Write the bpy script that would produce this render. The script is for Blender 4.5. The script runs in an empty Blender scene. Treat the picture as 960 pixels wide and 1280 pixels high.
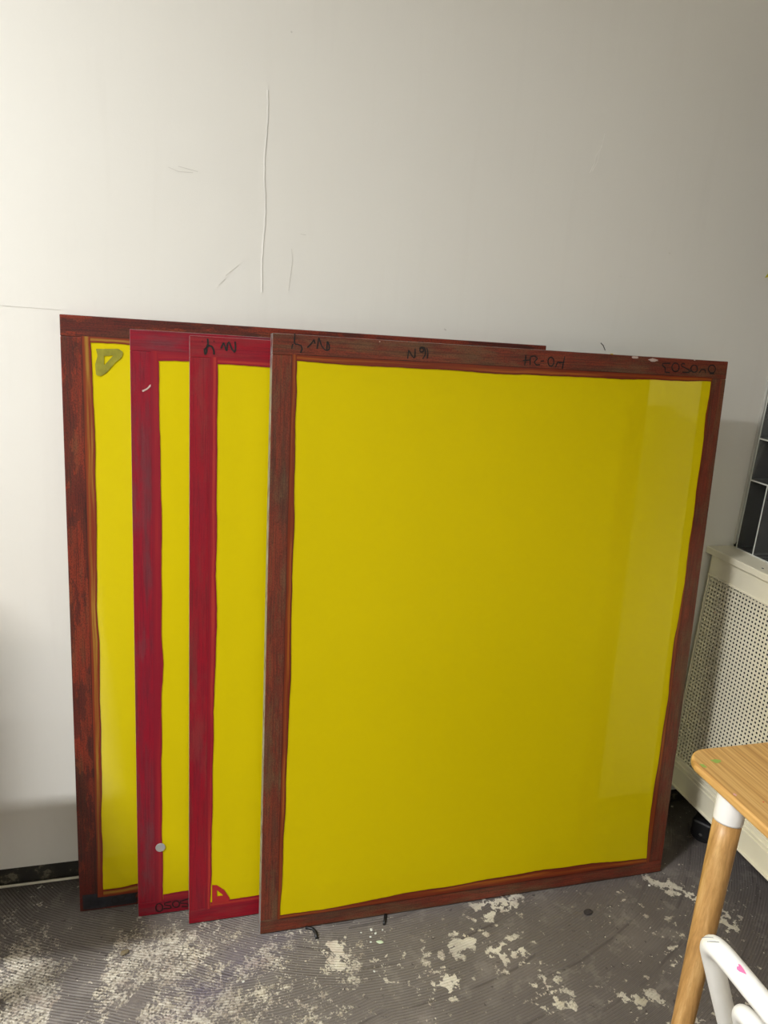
import bpy, bmesh, math, random
from mathutils import Vector, Matrix
random.seed(7)
scn = bpy.context.scene
C = scn.collection
PI = math.pi

# ------------------------------------------------------------------ camera
cam_d = bpy.data.cameras.new('camera')
cam = bpy.data.objects.new('camera', cam_d); C.objects.link(cam)
cam_d.sensor_fit = 'VERTICAL'; cam_d.sensor_height = 36.0
cam_d.lens = 36.0 * 921.98 / 1280.0
cam_d.clip_start = 0.05; cam_d.clip_end = 60
CR = Vector((0.96342185, -0.25795828, 0.07263518))
CU = Vector((0.00160104, 0.27657291, 0.9609916))
CF = Vector((0.26798467, 0.92572401, -0.26686939))
mw = Matrix((( CR.x, CU.x, -CF.x, 0.0), (CR.y, CU.y, -CF.y, -1.73928),
             (CR.z, CU.z, -CF.z, 1.5), (0, 0, 0, 1)))
cam.matrix_world = mw
scn.camera = cam

# ------------------------------------------------------------------ world (dim night outside) and exposure
w = bpy.data.worlds.new('world'); scn.world = w; w.use_nodes = True
w.node_tree.nodes['Background'].inputs[0].default_value = (0.02, 0.025, 0.035, 1)
w.node_tree.nodes['Background'].inputs[1].default_value = 0.3
scn.view_settings.view_transform = 'Standard'
scn.view_settings.look = 'None'
scn.view_settings.gamma = 1.0
scn.view_settings.use_curve_mapping = False
scn.view_settings.exposure = 0.0

CEIL = 3.66
# ceiling lamps: (x, y, power); the first one is the key lamp above and left of the screens, the others are unseen fill lamps added to lift the shade
# (x, y, power, louvre spread in degrees)
LAMPS = [(-2.25, -1.60, 205.0, 140), (-2.5, -3.4, 13.0, 180), (-0.5, -3.6, 11.0, 170)]
LCOL = (0.975, 0.99, 1.0)

# ------------------------------------------------------------------ material helpers
def S(c):
    return tuple(((x / 255.0) / 12.92 if x / 255.0 <= 0.04045 else ((x / 255.0 + 0.055) / 1.055) ** 2.4) for x in c) + (1.0,)

class NT:
    def __init__(s, name):
        s.m = bpy.data.materials.new(name); s.m.use_nodes = True
        s.t = s.m.node_tree; s.n = s.t.nodes; s.l = s.t.links
        s.b = s.n['Principled BSDF']; s.out = s.n['Material Output']
    def new(s, typ, **kw):
        n = s.n.new(typ)
        for k, v in kw.items():
            if hasattr(n, k): setattr(n, k, v)
        return n
    def link(s, a, b): s.l.new(a, b)
    def setb(s, **kw):
        for k, v in kw.items():
            inp = s.b.inputs[k.replace('_', ' ')]
            if hasattr(v, 'is_linked'): s.link(v, inp)
            else: inp.default_value = v
    def coord(s, kind='Object', scale=(1, 1, 1), rot=(0, 0, 0), loc=(0, 0, 0)):
        if kind == 'Position':
            src = s.new('ShaderNodeNewGeometry').outputs['Position']
        else:
            src = s.new('ShaderNodeTexCoord').outputs[kind]
        mp = s.new('ShaderNodeMapping')
        mp.inputs['Scale'].default_value = scale; mp.inputs['Rotation'].default_value = rot
        mp.inputs['Location'].default_value = loc
        s.link(src, mp.inputs['Vector'])
        return mp.outputs['Vector']
    def noise(s, vec, scale=5.0, detail=4.0, rough=0.55, dist=0.0, col=False):
        n = s.new('ShaderNodeTexNoise')
        n.inputs['Scale'].default_value = scale; n.inputs['Detail'].default_value = detail
        n.inputs['Roughness'].default_value = rough; n.inputs['Distortion'].default_value = dist
        s.link(vec, n.inputs['Vector'])
        return n.outputs['Color' if col else 'Fac']
    def ramp(s, fac, stops, interp='LINEAR'):
        r = s.new('ShaderNodeValToRGB'); r.color_ramp.interpolation = interp
        e = r.color_ramp.elements
        while len(e) < len(stops): e.new(0.5)
        for i, (p, c) in enumerate(stops):
            e[i].position = p
            e[i].color = c if len(c) == 4 else tuple(c) + (1,)
        s.link(fac, r.inputs['Fac'])
        return r.outputs['Color']
    def bw(s, fac, a, b):
        return s.ramp(fac, [(a, (0, 0, 0, 1)), (b, (1, 1, 1, 1))])
    def mix(s, fac, a, b, mode='MIX'):
        m = s.new('ShaderNodeMix', data_type='RGBA', blend_type=mode)
        for v, k in ((fac, 0), (a, 6), (b, 7)):
            if hasattr(v, 'is_linked'): s.link(v, m.inputs[k])
            else: m.inputs[k].default_value = v
        return m.outputs[2]
    def math(s, op, a, b=0.0, clamp=False):
        m = s.new('ShaderNodeMath', operation=op, use_clamp=clamp)
        for v, k in ((a, 0), (b, 1)):
            if hasattr(v, 'is_linked'): s.link(v, m.inputs[k])
            else: m.inputs[k].default_value = v
        return m.outputs[0]
    def bump(s, h, strength=0.3, dist=0.002, normal=None):
        b = s.new('ShaderNodeBump')
        b.inputs['Strength'].default_value = strength; b.inputs['Distance'].default_value = dist
        s.link(h, b.inputs['Height'])
        if normal is not None: s.link(normal, b.inputs['Normal'])
        s.link(b.outputs['Normal'], s.b.inputs['Normal'])
        return b.outputs['Normal']
    def blob(s, xyz, cx, cy, rx, ry, ang=0.0, soft=0.5):
        """soft elliptical mask (1 inside) around a world x,y"""
        sp = s.new('ShaderNodeMapping', vector_type='TEXTURE')
        sp.inputs['Location'].default_value = (cx, cy, 0)
        sp.inputs['Rotation'].default_value = (0, 0, ang)
        sp.inputs['Scale'].default_value = (rx, ry, 1)
        s.link(xyz, sp.inputs['Vector'])
        sep = s.new('ShaderNodeSeparateXYZ'); s.link(sp.outputs['Vector'], sep.inputs[0])
        d = s.math('SQRT', s.math('ADD', s.math('MULTIPLY', sep.outputs[0], sep.outputs[0]), s.math('MULTIPLY', sep.outputs[1], sep.outputs[1])))
        mr = s.new('ShaderNodeMapRange'); mr.inputs['From Min'].default_value = 1 + soft; mr.inputs['From Max'].default_value = 1 - soft
        s.link(d, mr.inputs['Value'])
        return mr.outputs[0]

def simple(name, rgb, rough=0.5, metal=0.0, spec=0.5, var=0.06, scale=8.0, bump=0.0, bscale=200.0):
    t = NT(name); v = t.coord('Object')
    n = t.noise(v, scale, 5)
    base = S(rgb)
    dark = tuple(c * (1 - var * 2) for c in base[:3]) + (1,)
    lite = tuple(min(1, c * (1 + var * 2)) for c in base[:3]) + (1,)
    t.setb(Base_Color=t.ramp(n, [(0.3, dark), (0.7, lite)]), Roughness=rough, Metallic=metal)
    t.b.inputs['Specular IOR Level'].default_value = spec
    if bump: t.bump(t.noise(v, bscale, 3), bump, 0.001)
    return t.m

# ---- wall paint
def mat_wall():
    t = NT('white_wall_paint'); v = t.coord('Position')
    n1 = t.noise(v, 1.3, 3); n2 = t.noise(t.coord('Position', (30, 30, 2.5)), 1.0, 5)
    col = t.mix(n1, S((224, 221, 213)), S((229, 227, 220)))
    col = t.mix(t.math('MULTIPLY', t.bw(n2, 0.55, 0.8), 0.12), col, S((205, 200, 190)))
    # a few grey scuffs
    sc = t.noise(t.coord('Position', (3, 3, 22), (0, 0.35, 0)), 1.6, 6, 0.7)
    col = t.mix(t.math('MULTIPLY', t.bw(sc, 0.68, 0.76), 0.18), col, S((150, 146, 138)))
    t.setb(Base_Color=col, Roughness=0.55)
    t.b.inputs['Specular IOR Level'].default_value = 0.3
    h = t.math('ADD', t.math('MULTIPLY', n2, 0.5), t.noise(v, 320, 3))
    t.bump(h, 0.12, 0.0015)
    return t.m

# ---- floor: dark screed with combed glue ridges, peeled cream paint
def mat_floor():
    t = NT('scarred_studio_floor'); P = t.coord('Position')
    big = t.noise(P, 2.2, 5, 0.6); mid = t.noise(P, 9, 7, 0.65); fine = t.noise(P, 70, 6, 0.7); grit = t.noise(P, 260, 3, 0.6)
    base = t.ramp(big, [(0.32, S((94, 87, 84))), (0.5, S((112, 105, 101))), (0.68, S((128, 120, 114)))])
    base = t.mix(t.math('MULTIPLY', t.bw(mid, 0.4, 0.62), 0.45), base, S((84, 76, 72)))
    base = t.mix(t.math('MULTIPLY', t.bw(fine, 0.5, 0.75), 0.4), base, S((138, 130, 120)))
    # combed ridges : arcs of a notched trowel, each voronoi patch with its own centre
    vor = t.new('ShaderNodeTexVoronoi'); vor.inputs['Scale'].default_value = 2.6
    wob = t.new('ShaderNodeVectorMath', operation='MULTIPLY_ADD')
    t.link(t.noise(P, 3.0, 3, col=True), wob.inputs[0]); wob.inputs[1].default_value = (0.4, 0.4, 0); t.link(P, wob.inputs[2])
    t.link(wob.outputs[0], vor.inputs['Vector'])
    off = t.new('ShaderNodeVectorMath', operation='MULTIPLY_ADD')
    t.link(vor.outputs['Color'], off.inputs[0]); off.inputs[1].default_value = (0.5, 0.4, 0); t.link(P, off.inputs[2])
    off2 = t.new('ShaderNodeVectorMath', operation='ADD'); t.link(off.outputs[0], off2.inputs[0]); off2.inputs[1].default_value = (-0.60, -0.85, 0)
    wv = t.new('ShaderNodeTexWave', wave_type='RINGS', rings_direction='Z', wave_profile='SIN')
    wv.inputs['Scale'].default_value = 46.0; wv.inputs['Distortion'].default_value = 1.0
    wv.inputs['Detail'].default_value = 2; wv.inputs['Detail Scale'].default_value = 0.12
    t.link(off2.outputs[0], wv.inputs['Vector'])
    ridge = wv.outputs['Fac']
    wide = t.new('ShaderNodeTexWave', wave_type='RINGS', rings_direction='Z', wave_profile='SIN')
    wide.inputs['Scale'].default_value = 2.6; wide.inputs['Distortion'].default_value = 2.5; wide.inputs['Detail'].default_value = 3
    wide.inputs['Detail Scale'].default_value = 0.5
    t.link(off2.outputs[0], wide.inputs['Vector'])
    wmask = t.bw(t.noise(P, 3.6, 3, 0.6), 0.45, 0.55)
    wline = t.math('MULTIPLY', t.bw(wide.outputs['Fac'], 0.985, 1.0), wmask)
    rmask = t.bw(t.noise(P, 5.5, 5, 0.6), 0.33, 0.5)
    rid = t.math('MULTIPLY', t.bw(ridge, 0.35, 0.85), rmask)
    base = t.mix(t.math('MULTIPLY', rid, 0.75), base, S((172, 164, 156)))
    base = t.mix(t.math('MULTIPLY', t.math('MULTIPLY', t.bw(ridge, 0.25, 0.05), rmask), 0.6), base, S((50, 45, 42)))
    base = t.mix(t.math('MULTIPLY', wline, 0.5), base, S((54, 48, 45)))
    # the floor is darker and browner towards the right and along the skirting
    sepP = t.new('ShaderNodeSeparateXYZ'); t.link(P, sepP.inputs[0])
    base = t.mix(t.math('MULTIPLY', t.bw(t.math('ADD', t.math('MULTIPLY', sepP.outputs[0], 0.6), t.math('MULTIPLY', big, 0.5)), 0.5, 1.1), 0.45), base, S((70, 63, 62)))
    skirt_tone = t.math('MULTIPLY', t.bw(t.math('ADD', sepP.outputs[1], t.math('MULTIPLY', mid, 0.25)), -0.02, 0.13), 0.7)
    base = t.mix(skirt_tone, base, S((46, 42, 34)))
    # purple stain
    pur = t.math('MULTIPLY', t.blob(P, 0.10, -0.375, 0.14, 0.05, 0.5, 0.7), t.bw(mid, 0.3, 0.6))
    # cream peeled paint: dense in the marked areas, sparse flakes elsewhere
    areas = None
    for (cx, cy, rx, ry, a, so, k) in ((-0.31, -0.36, 0.085, 0.22, 0.35, 0.5, 1.0), (-0.06, -0.31, 0.17, 0.11, 0.3, 0.6, 1.0),
                                     (0.02, -0.45, 0.25, 0.12, 0.1, 0.7, 0.85), (0.20, -0.34, 0.11, 0.06, 0.6, 0.7, 0.75), (0.27, -0.50, 0.12, 0.07, 0.3, 0.7, 0.55),
                                     
                                     (0.36, -0.40, 0.09, 0.07, 0.3, 0.6, 0.6), (-1.2, -1.4, 0.7, 0.3, 0.4, 0.8, 0.7), (0.2, -2.3, 0.9, 0.4, 0.2, 0.8, 0.7)):
        b = t.math('MULTIPLY', t.blob(P, cx, cy, rx, ry, a, so), k)
        areas = b if areas is None else t.math('MAXIMUM', areas, b)
    strip = t.math('MAXIMUM', t.blob(P, -0.205, -0.30, 0.033, 0.26, -0.28, 0.25), t.blob(P, -0.12, -0.44, 0.02, 0.12, -0.7, 0.3))      # bare grey swipes between the cream fields
    areas = t.math('MULTIPLY', areas, t.math('SUBTRACT', 1.0, strip, True))
    flake = t.noise(P, 24, 8, 0.75)
    speck = t.noise(P, 150, 5, 0.75)
    chips = t.new('ShaderNodeTexVoronoi'); chips.inputs['Scale'].default_value = 240.0; t.link(P, chips.inputs['Vector'])
    csep = t.new('ShaderNodeSeparateXYZ'); t.link(chips.outputs['Color'], csep.inputs[0])
    thr = t.math('ADD', t.math('MULTIPLY', flake, 0.62), t.math('ADD', t.math('MULTIPLY', speck, 0.3), t.math('ADD', t.math('MULTIPLY', areas, 0.150), t.math('MULTIPLY', csep.outputs[0], 0.07))))
    paint = t.bw(thr, 0.596, 0.606)
    plates = None
    for (cx, cy, rx, ry, a, so, k) in ((0.78, -0.305, 0.055, 0.035, 0.2, 0.5, 1.0), (0.85, -0.29, 0.045, 0.04, 0.9, 0.5, 1.0), (0.66, -0.40, 0.09, 0.035, 0.3, 0.6, 1.0), (0.78, -0.44, 0.07, 0.045, 0.2, 0.5, 0.85),
                                      (0.83, -0.56, 0.055, 0.06, 0.3, 0.6, 0.8), (0.36, -0.36, 0.035, 0.05, 0.2, 0.6, 1.0), (0.52, -0.43, 0.10, 0.07, 0.3, 0.9, 0.5), (0.60, -0.50, 0.05, 0.04, 0.3, 0.5, 0.9),
                                      (1.33, -0.34, 0.11, 0.03, -0.7, 0.6, 1.0), (1.40, -0.45, 0.06, 0.05, 0.2, 0.6, 0.8), (1.03, -0.62, 0.06, 0.02, 0.0, 0.5, 1.0), (1.22, -0.55, 0.08, 0.15, 0.0, 0.8, 0.5), (1.3, -0.8, 0.3, 0.2, 0, 0.8, 0.5), (0.6, -0.95, 0.4, 0.2, 0.2, 0.8, 0.5)):
        b = t.math('MULTIPLY', t.blob(P, cx, cy, rx, ry, a, so), k)
        plates = b if plates is None else t.math('MAXIMUM', plates, b)
    pl = t.math('ADD', t.math('MULTIPLY', t.noise(P, 34, 5, 0.62), 0.9), t.math('MULTIPLY', plates, 0.17))
    paint = t.math('MAXIMUM', paint, t.bw(pl, 0.592, 0.6))
    pcol = t.ramp(t.noise(P, 18, 5), [(0.3, S((206, 197, 174))), (0.5, S((222, 216, 200))), (0.7, S((190, 176, 162)))])
    pcol = t.mix(t.math('MULTIPLY', t.math('MULTIPLY', csep.outputs[1], 0.75), t.math('SUBTRACT', 1.0, plates, True)), pcol, S((118, 104, 84)))
    pcol = t.mix(t.math('MULTIPLY', t.bw(csep.outputs[2], 0.84, 0.9), t.math('SUBTRACT', 0.8, plates, True)), pcol, S((58, 50, 42)))
    flecks = t.bw(t.noise(P, 60, 2, 0.5), 0.73, 0.745)
    grey = t.bw(t.noise(P, 16, 6, 0.7), 0.56, 0.6)
    base = t.mix(t.math('MULTIPLY', grey, 0.2), base, S((150, 143, 134)))
    col = t.mix(t.math('MULTIPLY', paint, t.math('ADD', 0.62, t.math('MULTIPLY', t.bw(t.noise(P, 7, 3), 0.42, 0.6), 0.3))), base, pcol)
    col = t.mix(flecks, col, S((196, 190, 176)))
    col = t.mix(t.math('MULTIPLY', t.bw(t.noise(P, 60, 4, 0.6, 0.5), 0.65, 0.68), 0.75), col, S((48, 42, 39)))
    col = t.mix(t.math('MULTIPLY', pur, 0.55), col, S((88, 80, 104)))
    t.setb(Base_Color=col, Roughness=t.ramp(fine, [(0.3, (0.55,) * 3), (0.7, (0.8,) * 3)]))
    h = t.math('ADD', t.math('MULTIPLY', rid, 0.6), t.math('ADD', t.math('MULTIPLY', t.math('MULTIPLY', paint, csep.outputs[1]), 0.7), t.math('MULTIPLY', fine, 0.6)))
    h = t.math('SUBTRACT', h, t.math('MULTIPLY', wline, 0.5))
    h = t.math('ADD', h, t.math('MULTIPLY', grit, 0.3))
    t.bump(h, 0.6, 0.003)
    return t.m

# ---- lacquered rail face. UV: u along the rail in metres, v across in metres
def mat_lacquer(name, a, b, c, worn, wornamt, dark, rough=0.38, weave=0.5, seed=0.0, black=0.0):
    t = NT(name)
    long = t.noise(t.coord('UV', (2.6, 30, 1), loc=(seed, seed, 0)), 1.0, 6, 0.62)
    streak = t.noise(t.coord('UV', (9, 300, 1), loc=(seed, 0, 0)), 1.0, 4, 0.65)
    patch = t.noise(t.coord('UV', (5, 16, 1), loc=(0, seed * 3, 0)), 1.0, 7, 0.7)
    patch2 = t.noise(t.coord('UV', (7, 22, 1), loc=(seed * 2, 4, 0)), 1.0, 6, 0.7)
    grain = t.noise(t.coord('UV', (260, 420, 1)), 1.0, 3, 0.6)
    speck = t.noise(t.coord('UV', (120, 160, 1), loc=(3, seed, 0)), 1.0, 4, 0.7)
    col = t.ramp(long, [(0.34, a), (0.5, b), (0.64, c)])
    col = t.mix(t.math('MULTIPLY', t.bw(patch2, 0.5, 0.62), 0.55), col, b)
    col = t.mix(t.math('MULTIPLY', t.bw(patch, 0.5, 0.62), wornamt), col, worn)
    col = t.mix(t.math('MULTIPLY', t.bw(streak, 0.55, 0.38), 0.4), col, dark)
    col = t.mix(t.math('MULTIPLY', t.bw(grain, 0.45, 0.66), weave), col, dark)
    if black:
        col = t.mix(t.math('MULTIPLY', t.bw(patch, 0.47, 0.38), black), col, S((26, 22, 24)))
    col = t.mix(t.math('MULTIPLY', t.bw(speck, 0.62, 0.7), weave * 0.8), col, c)
    t.setb(Base_Color=col, Roughness=rough)
    t.b.inputs['Specular IOR Level'].default_value = 0.35
    t.bump(t.math('ADD', grain, streak), 0.25, 0.0006)
    return t.m

# ---- lacquer brushed over the fabric inside the rail. UV v: 0 at the rail, 1 at the ragged inner edge
def mat_border(name, line, main, lite, edge, liteamt, seed=0.0):
    t = NT(name)
    uv = t.coord('UV'); sep = t.new('ShaderNodeSeparateXYZ'); t.link(uv, sep.inputs[0])
    n = t.noise(t.coord('UV', (3.0, 2.2, 1), loc=(seed, 0, 0)), 1.0, 4)
    n2 = t.noise(t.coord('UV', (8, 9, 1), loc=(seed, 0, 0)), 1.0, 5)
    vv = t.math('ADD', sep.outputs[1], t.math('MULTIPLY', t.math('SUBTRACT', n2, 0.5), 0.45))
    prof = t.ramp(vv, [(0.0, line), (0.14, main), (0.5, main), (0.84, main), (1.0, edge)])
    lm = t.math('MULTIPLY', t.ramp(vv, [(0.25, (0, 0, 0)), (0.5, (1, 1, 1)), (0.68, (1, 1, 1)), (0.85, (0, 0, 0))]), t.bw(n, 0.42, 0.58))
    col = t.mix(t.math('MULTIPLY', lm, liteamt), prof, lite)
    t.setb(Base_Color=col, Roughness=0.35)
    t.b.inputs['Specular IOR Level'].default_value = 0.4
    return t.m

# ---- taut yellow polyester mesh: lets a little light and view through its holes
def mat_fabric(name, tint=(228, 206, 0), thru=0.17):
    t = NT(name)
    v = t.coord('Object')
    n = t.noise(v, 2.5, 3)
    a = S(tint); b = tuple(x * 1.06 for x in a[:3]) + (1,)
    col = t.mix(n, a, b)
    d = t.new('ShaderNodeBsdfDiffuse'); t.link(col, d.inputs['Color'])
    tl = t.new('ShaderNodeBsdfTranslucent'); t.link(col, tl.inputs['Color'])
    m1 = t.new('ShaderNodeMixShader'); m1.inputs[0].default_value = 0.09
    t.link(d.outputs[0], m1.inputs[1]); t.link(tl.outputs[0], m1.inputs[2])
    g = t.new('ShaderNodeBsdfGlossy'); g.inputs['Roughness'].default_value = 0.5; g.inputs['Color'].default_value = (1, 0.93, 0.1, 1)
    bp = t.new('ShaderNodeBump'); bp.inputs['Strength'].default_value = 0.5; bp.inputs['Distance'].default_value = 0.01
    t.link(t.noise(t.coord('Object', (1.0, 1.0, 1.6), (0, 0.4, 0)), 1.4, 2), bp.inputs['Height'])
    t.link(bp.outputs[0], g.inputs['Normal'])
    m2 = t.new('ShaderNodeMixShader')
    lw = t.new('ShaderNodeLayerWeight'); lw.inputs['Blend'].default_value = 0.25
    t.link(t.math('ADD', t.math('MULTIPLY', lw.outputs['Facing'], 0.15), 0.12), m2.inputs[0])
    t.link(m1.outputs[0], m2.inputs[1]); t.link(g.outputs[0], m2.inputs[2])
    tr = t.new('ShaderNodeBsdfTransparent'); tr.inputs['Color'].default_value = (1, 1, 0.62, 1)
    m3 = t.new('ShaderNodeMixShader'); m3.inputs[0].default_value = thru
    t.link(m2.outputs[0], m3.inputs[1]); t.link(tr.outputs[0], m3.inputs[2])
    t.link(m3.outputs[0], t.out.inputs['Surface'])
    return t.m

def mat_wood(name, a, b, c, along=(1, 1, 1), ring=1.0, rough=0.42, stripe=0.0):
    t = NT(name); v = t.coord('Object', along)
    n = t.noise(v, 1.0, 6, 0.6, 0.3)
    col = t.ramp(n, [(0.3, a), (0.5, b), (0.7, c)])
    fine = t.noise(t.coord('Object', tuple(x * 5 for x in along)), 1.0, 3)
    col = t.mix(t.math('MULTIPLY', t.bw(fine, 0.5, 0.7), 0.35), col, a)
    t.setb(Base_Color=col, Roughness=rough)
    t.bump(fine, 0.1, 0.0005)
    return t.m

def mat_glass(name, tint=(1, 1, 1), rough=0.02, thru=0.9):
    t = NT(name)
    g = t.new('ShaderNodeBsdfGlossy'); g.inputs['Roughness'].default_value = rough
    tr = t.new('ShaderNodeBsdfTransparent'); tr.inputs['Color'].default_value = tuple(tint) + (1,)
    haze_ = t.new('ShaderNodeBsdfDiffuse'); haze_.inputs['Color'].default_value = (0.8, 0.8, 0.78, 1)
    mh = t.new('ShaderNodeMixShader'); mh.inputs[0].default_value = 1.0 - thru
    t.link(tr.outputs[0], mh.inputs[1]); t.link(haze_.outputs[0], mh.inputs[2])
    fr = t.new('ShaderNodeFresnel'); fr.inputs['IOR'].default_value = 1.45
    m = t.new('ShaderNodeMixShader'); t.link(fr.outputs[0], m.inputs[0])
    t.link(mh.outputs[0], m.inputs[1]); t.link(g.outputs[0], m.inputs[2])
    t.link(m.outputs[0], t.out.inputs['Surface'])
    return t.m

def mat_emit(name, col, st):
    t = NT(name)
    t.setb(Base_Color=(0.8, 0.8, 0.8, 1), Emission_Color=tuple(col) + (1,), Emission_Strength=st)
    return t.m

M_wall = mat_wall()
M_floor = mat_floor()
M_ceil = simple('ceiling_paint', (205, 202, 195), 0.8)
M_skirt = None
def mat_skirt():
    t = NT('flaking_dark_skirting'); P = t.coord('Position')
    n = t.noise(P, 22, 7, 0.7)
    col = t.ramp(n, [(0.45, S((38, 36, 32))), (0.56, S((50, 47, 40))), (0.62, S((112, 106, 88))), (0.7, S((84, 78, 62)))])
    t.setb(Base_Color=col, Roughness=0.7); t.bump(n, 0.5, 0.003)
    return t.m
M_skirt = mat_skirt()
M_alu = None
def mat_alu():
    t = NT('paint_splashed_aluminium'); v = t.coord('Object')
    n = t.noise(v, 30, 6, 0.65)
    col = t.ramp(n, [(0.4, S((150, 150, 148))), (0.55, S((128, 124, 120))), (0.66, S((100, 42, 36))), (0.75, S((60, 28, 24)))])
    t.setb(Base_Color=col, Roughness=0.45, Metallic=0.35)
    return t.m
M_alu = mat_alu()
M_redside = simple('red_brown_lacquered_side', (74, 22, 20), 0.5, var=0.2, scale=14)

brown = dict(a=S((92, 52, 36)), b=S((112, 50, 34)), c=S((98, 76, 52)))
M_rail = {
 'S4': mat_lacquer('brown_lacquer_on_fabric', S((88, 54, 40)), S((124, 52, 34)), S((108, 72, 48)), S((116, 92, 64)), 0.6, S((52, 29, 22)), seed=1.3, weave=0.5, black=0.2),
 'S1': mat_lacquer('dark_brown_lacquer_on_fabric', S((86, 46, 32)), S((128, 46, 28)), S((108, 66, 42)), S((120, 26, 24)), 0.35, S((36, 20, 18)), seed=4.7, weave=0.6, black=0.45),
 'S2': mat_lacquer('crimson_lacquer_on_fabric', S((112, 30, 44)), S((140, 8, 34)), S((104, 42, 50)), S((104, 56, 62)), 0.6, S((92, 12, 30)), seed=7.1, weave=0.22),
 'S3': mat_lacquer('bright_crimson_lacquer_on_fabric', S((124, 22, 38)), S((142, 8, 30)), S((116, 40, 42)), S((124, 56, 52)), 0.45, S((96, 10, 28)), seed=9.9, weave=0.22),
}
M_bord = {
 'S4': mat_border('rust_lacquer_border', S((34, 14, 12)), S((110, 40, 16)), S((158, 88, 22)), S((92, 24, 12)), 0.75, 0.4),
 'S1': mat_border('amber_lacquer_border', S((44, 20, 16)), S((120, 44, 18)), S((164, 132, 46)), S((112, 34, 16)), 0.65, 3.4),
 'S2': mat_border('red_lacquer_border', S((118, 14, 32)), S((130, 12, 34)), S((164, 40, 34)), S((136, 14, 28)), 0.4, 5.2),
 'S3': mat_border('red_lacquer_border_light', S((116, 14, 30)), S((132, 12, 32)), S((180, 60, 40)), S((132, 12, 26)), 0.55, 8.8),
}
M_fab = mat_fabric('yellow_screen_mesh')
M_ink = simple('black_marker_ink', (15, 15, 15), 0.5, var=0.1)
M_inkred = simple('dark_marker_ink', (40, 8, 14), 0.5, var=0.1)
M_smear = simple('blue_black_ink_smear', (30, 30, 36), 0.5, var=0.35, scale=60)
M_olive = simple('olive_block_out', (138, 132, 34), 0.5, var=0.15, scale=40)
M_redpaint = simple('red_block_out', (160, 30, 30), 0.4, var=0.1)
M_grey = simple('grey_round_sticker', (165, 163, 158), 0.5)
M_white = simple('white_paint_chip', (190, 170, 160), 0.6)
M_ychip = simple('yellow_paint_chip', (190, 160, 50), 0.6)
M_cream = simple('cream_enamel', (226, 219, 196), 0.38, var=0.03, scale=5, bump=0.04)
M_black = simple('black_rubber', (22, 22, 24), 0.45, var=0.1)
M_chrome = simple('worn_chrome', (170, 170, 170), 0.25, metal=0.9)
M_bamboo = mat_wood('bamboo_top', S((168, 122, 66)), S((206, 160, 94)), S((226, 188, 124)), (170, 3, 20))
M_leg = mat_wood('beech_leg', S((150, 110, 60)), S((186, 142, 84)), S((206, 166, 108)), (90, 90, 7))
M_cap = simple('white_plastic', (238, 236, 232), 0.35, var=0.01)
M_chair = simple('white_powder_coat', (238, 236, 230), 0.32, var=0.015, scale=20)
M_green = simple('green_paint_spot', (150, 176, 84), 0.5)
M_leaf = simple('dark_green_paint', (52, 130, 62), 0.5)
M_pink = simple('pink_paint', (228, 112, 160), 0.5)
M_purple = simple('purple_paint', (84, 74, 120), 0.5, var=0.3, scale=90)
M_brownp = simple('brown_paint', (110, 58, 30), 0.5)
M_dark = simple('dark_interior', (13, 13, 13), 0.8)
M_acry = mat_glass('clear_acrylic', (0.93, 0.95, 0.94), 0.03)
M_acedge = simple('polished_acrylic_edge', (206, 208, 200), 0.25, var=0.02)
M_glass = mat_glass('window_glass', (0.85, 0.9, 0.88), 0.01)
M_cable = simple('cream_cable', (206, 202, 184), 0.5)
M_yel = simple('yellow_paper', (206, 196, 60), 0.6)
M_lamp = mat_emit('lamp_diffuser', LCOL, 2.0)
M_shelf = simple('pale_plywood', (190, 160, 116), 0.6)
M_board = simple('grey_cardboard', (140, 130, 116), 0.8)

# ------------------------------------------------------------------ mesh helpers
def link(name, bm, mats, parent=None, smooth=False, loc=None):
    me = bpy.data.meshes.new(name)
    bm.normal_update()
    bm.to_mesh(me); bm.free()
    o = bpy.data.objects.new(name, me); C.objects.link(o)
    for m in (mats if isinstance(mats, (list, tuple)) else [mats]): me.materials.append(m)
    if smooth:
        for p_ in me.polygons: p_.use_smooth = True
    if parent: o.parent = parent
    if loc: o.location = loc
    return o

def tag(o, label=None, cat=None, group=None, kind=None):
    if label: o['label'] = label
    if cat: o['category'] = cat
    if group: o['group'] = group
    if kind: o['kind'] = kind
    return o

def thing(name, label, cat, loc=(0, 0, 0), rot=(0, 0, 0), group=None):
    o = bpy.data.objects.new(name, None); C.objects.link(o)
    o.empty_display_size = 0.1
    o.location = loc; o.rotation_euler = rot
    return tag(o, label, cat, group)

def box(bm, x0, x1, y0, y1, z0, z1, bevel=0.0, segs=2, mi=0):
    r = bmesh.ops.create_cube(bm, size=1.0)
    vs = r['verts']
    for v in vs:
        v.co = Vector(((x0 + x1) / 2 + v.co.x * (x1 - x0), (y0 + y1) / 2 + v.co.y * (y1 - y0), (z0 + z1) / 2 + v.co.z * (z1 - z0)))
    fs = set(f for v in vs for f in v.link_faces)
    if bevel:
        es = list(set(e for v in vs for e in v.link_edges))
        rb = bmesh.ops.bevel(bm, geom=es, offset=bevel, segments=segs, profile=0.5, affect='EDGES')
        fs = set(rb['faces']) | set(f for f in bm.faces if f in fs and f.is_valid)
    for f in fs:
        if f.is_valid: f.material_index = mi
    return fs

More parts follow.
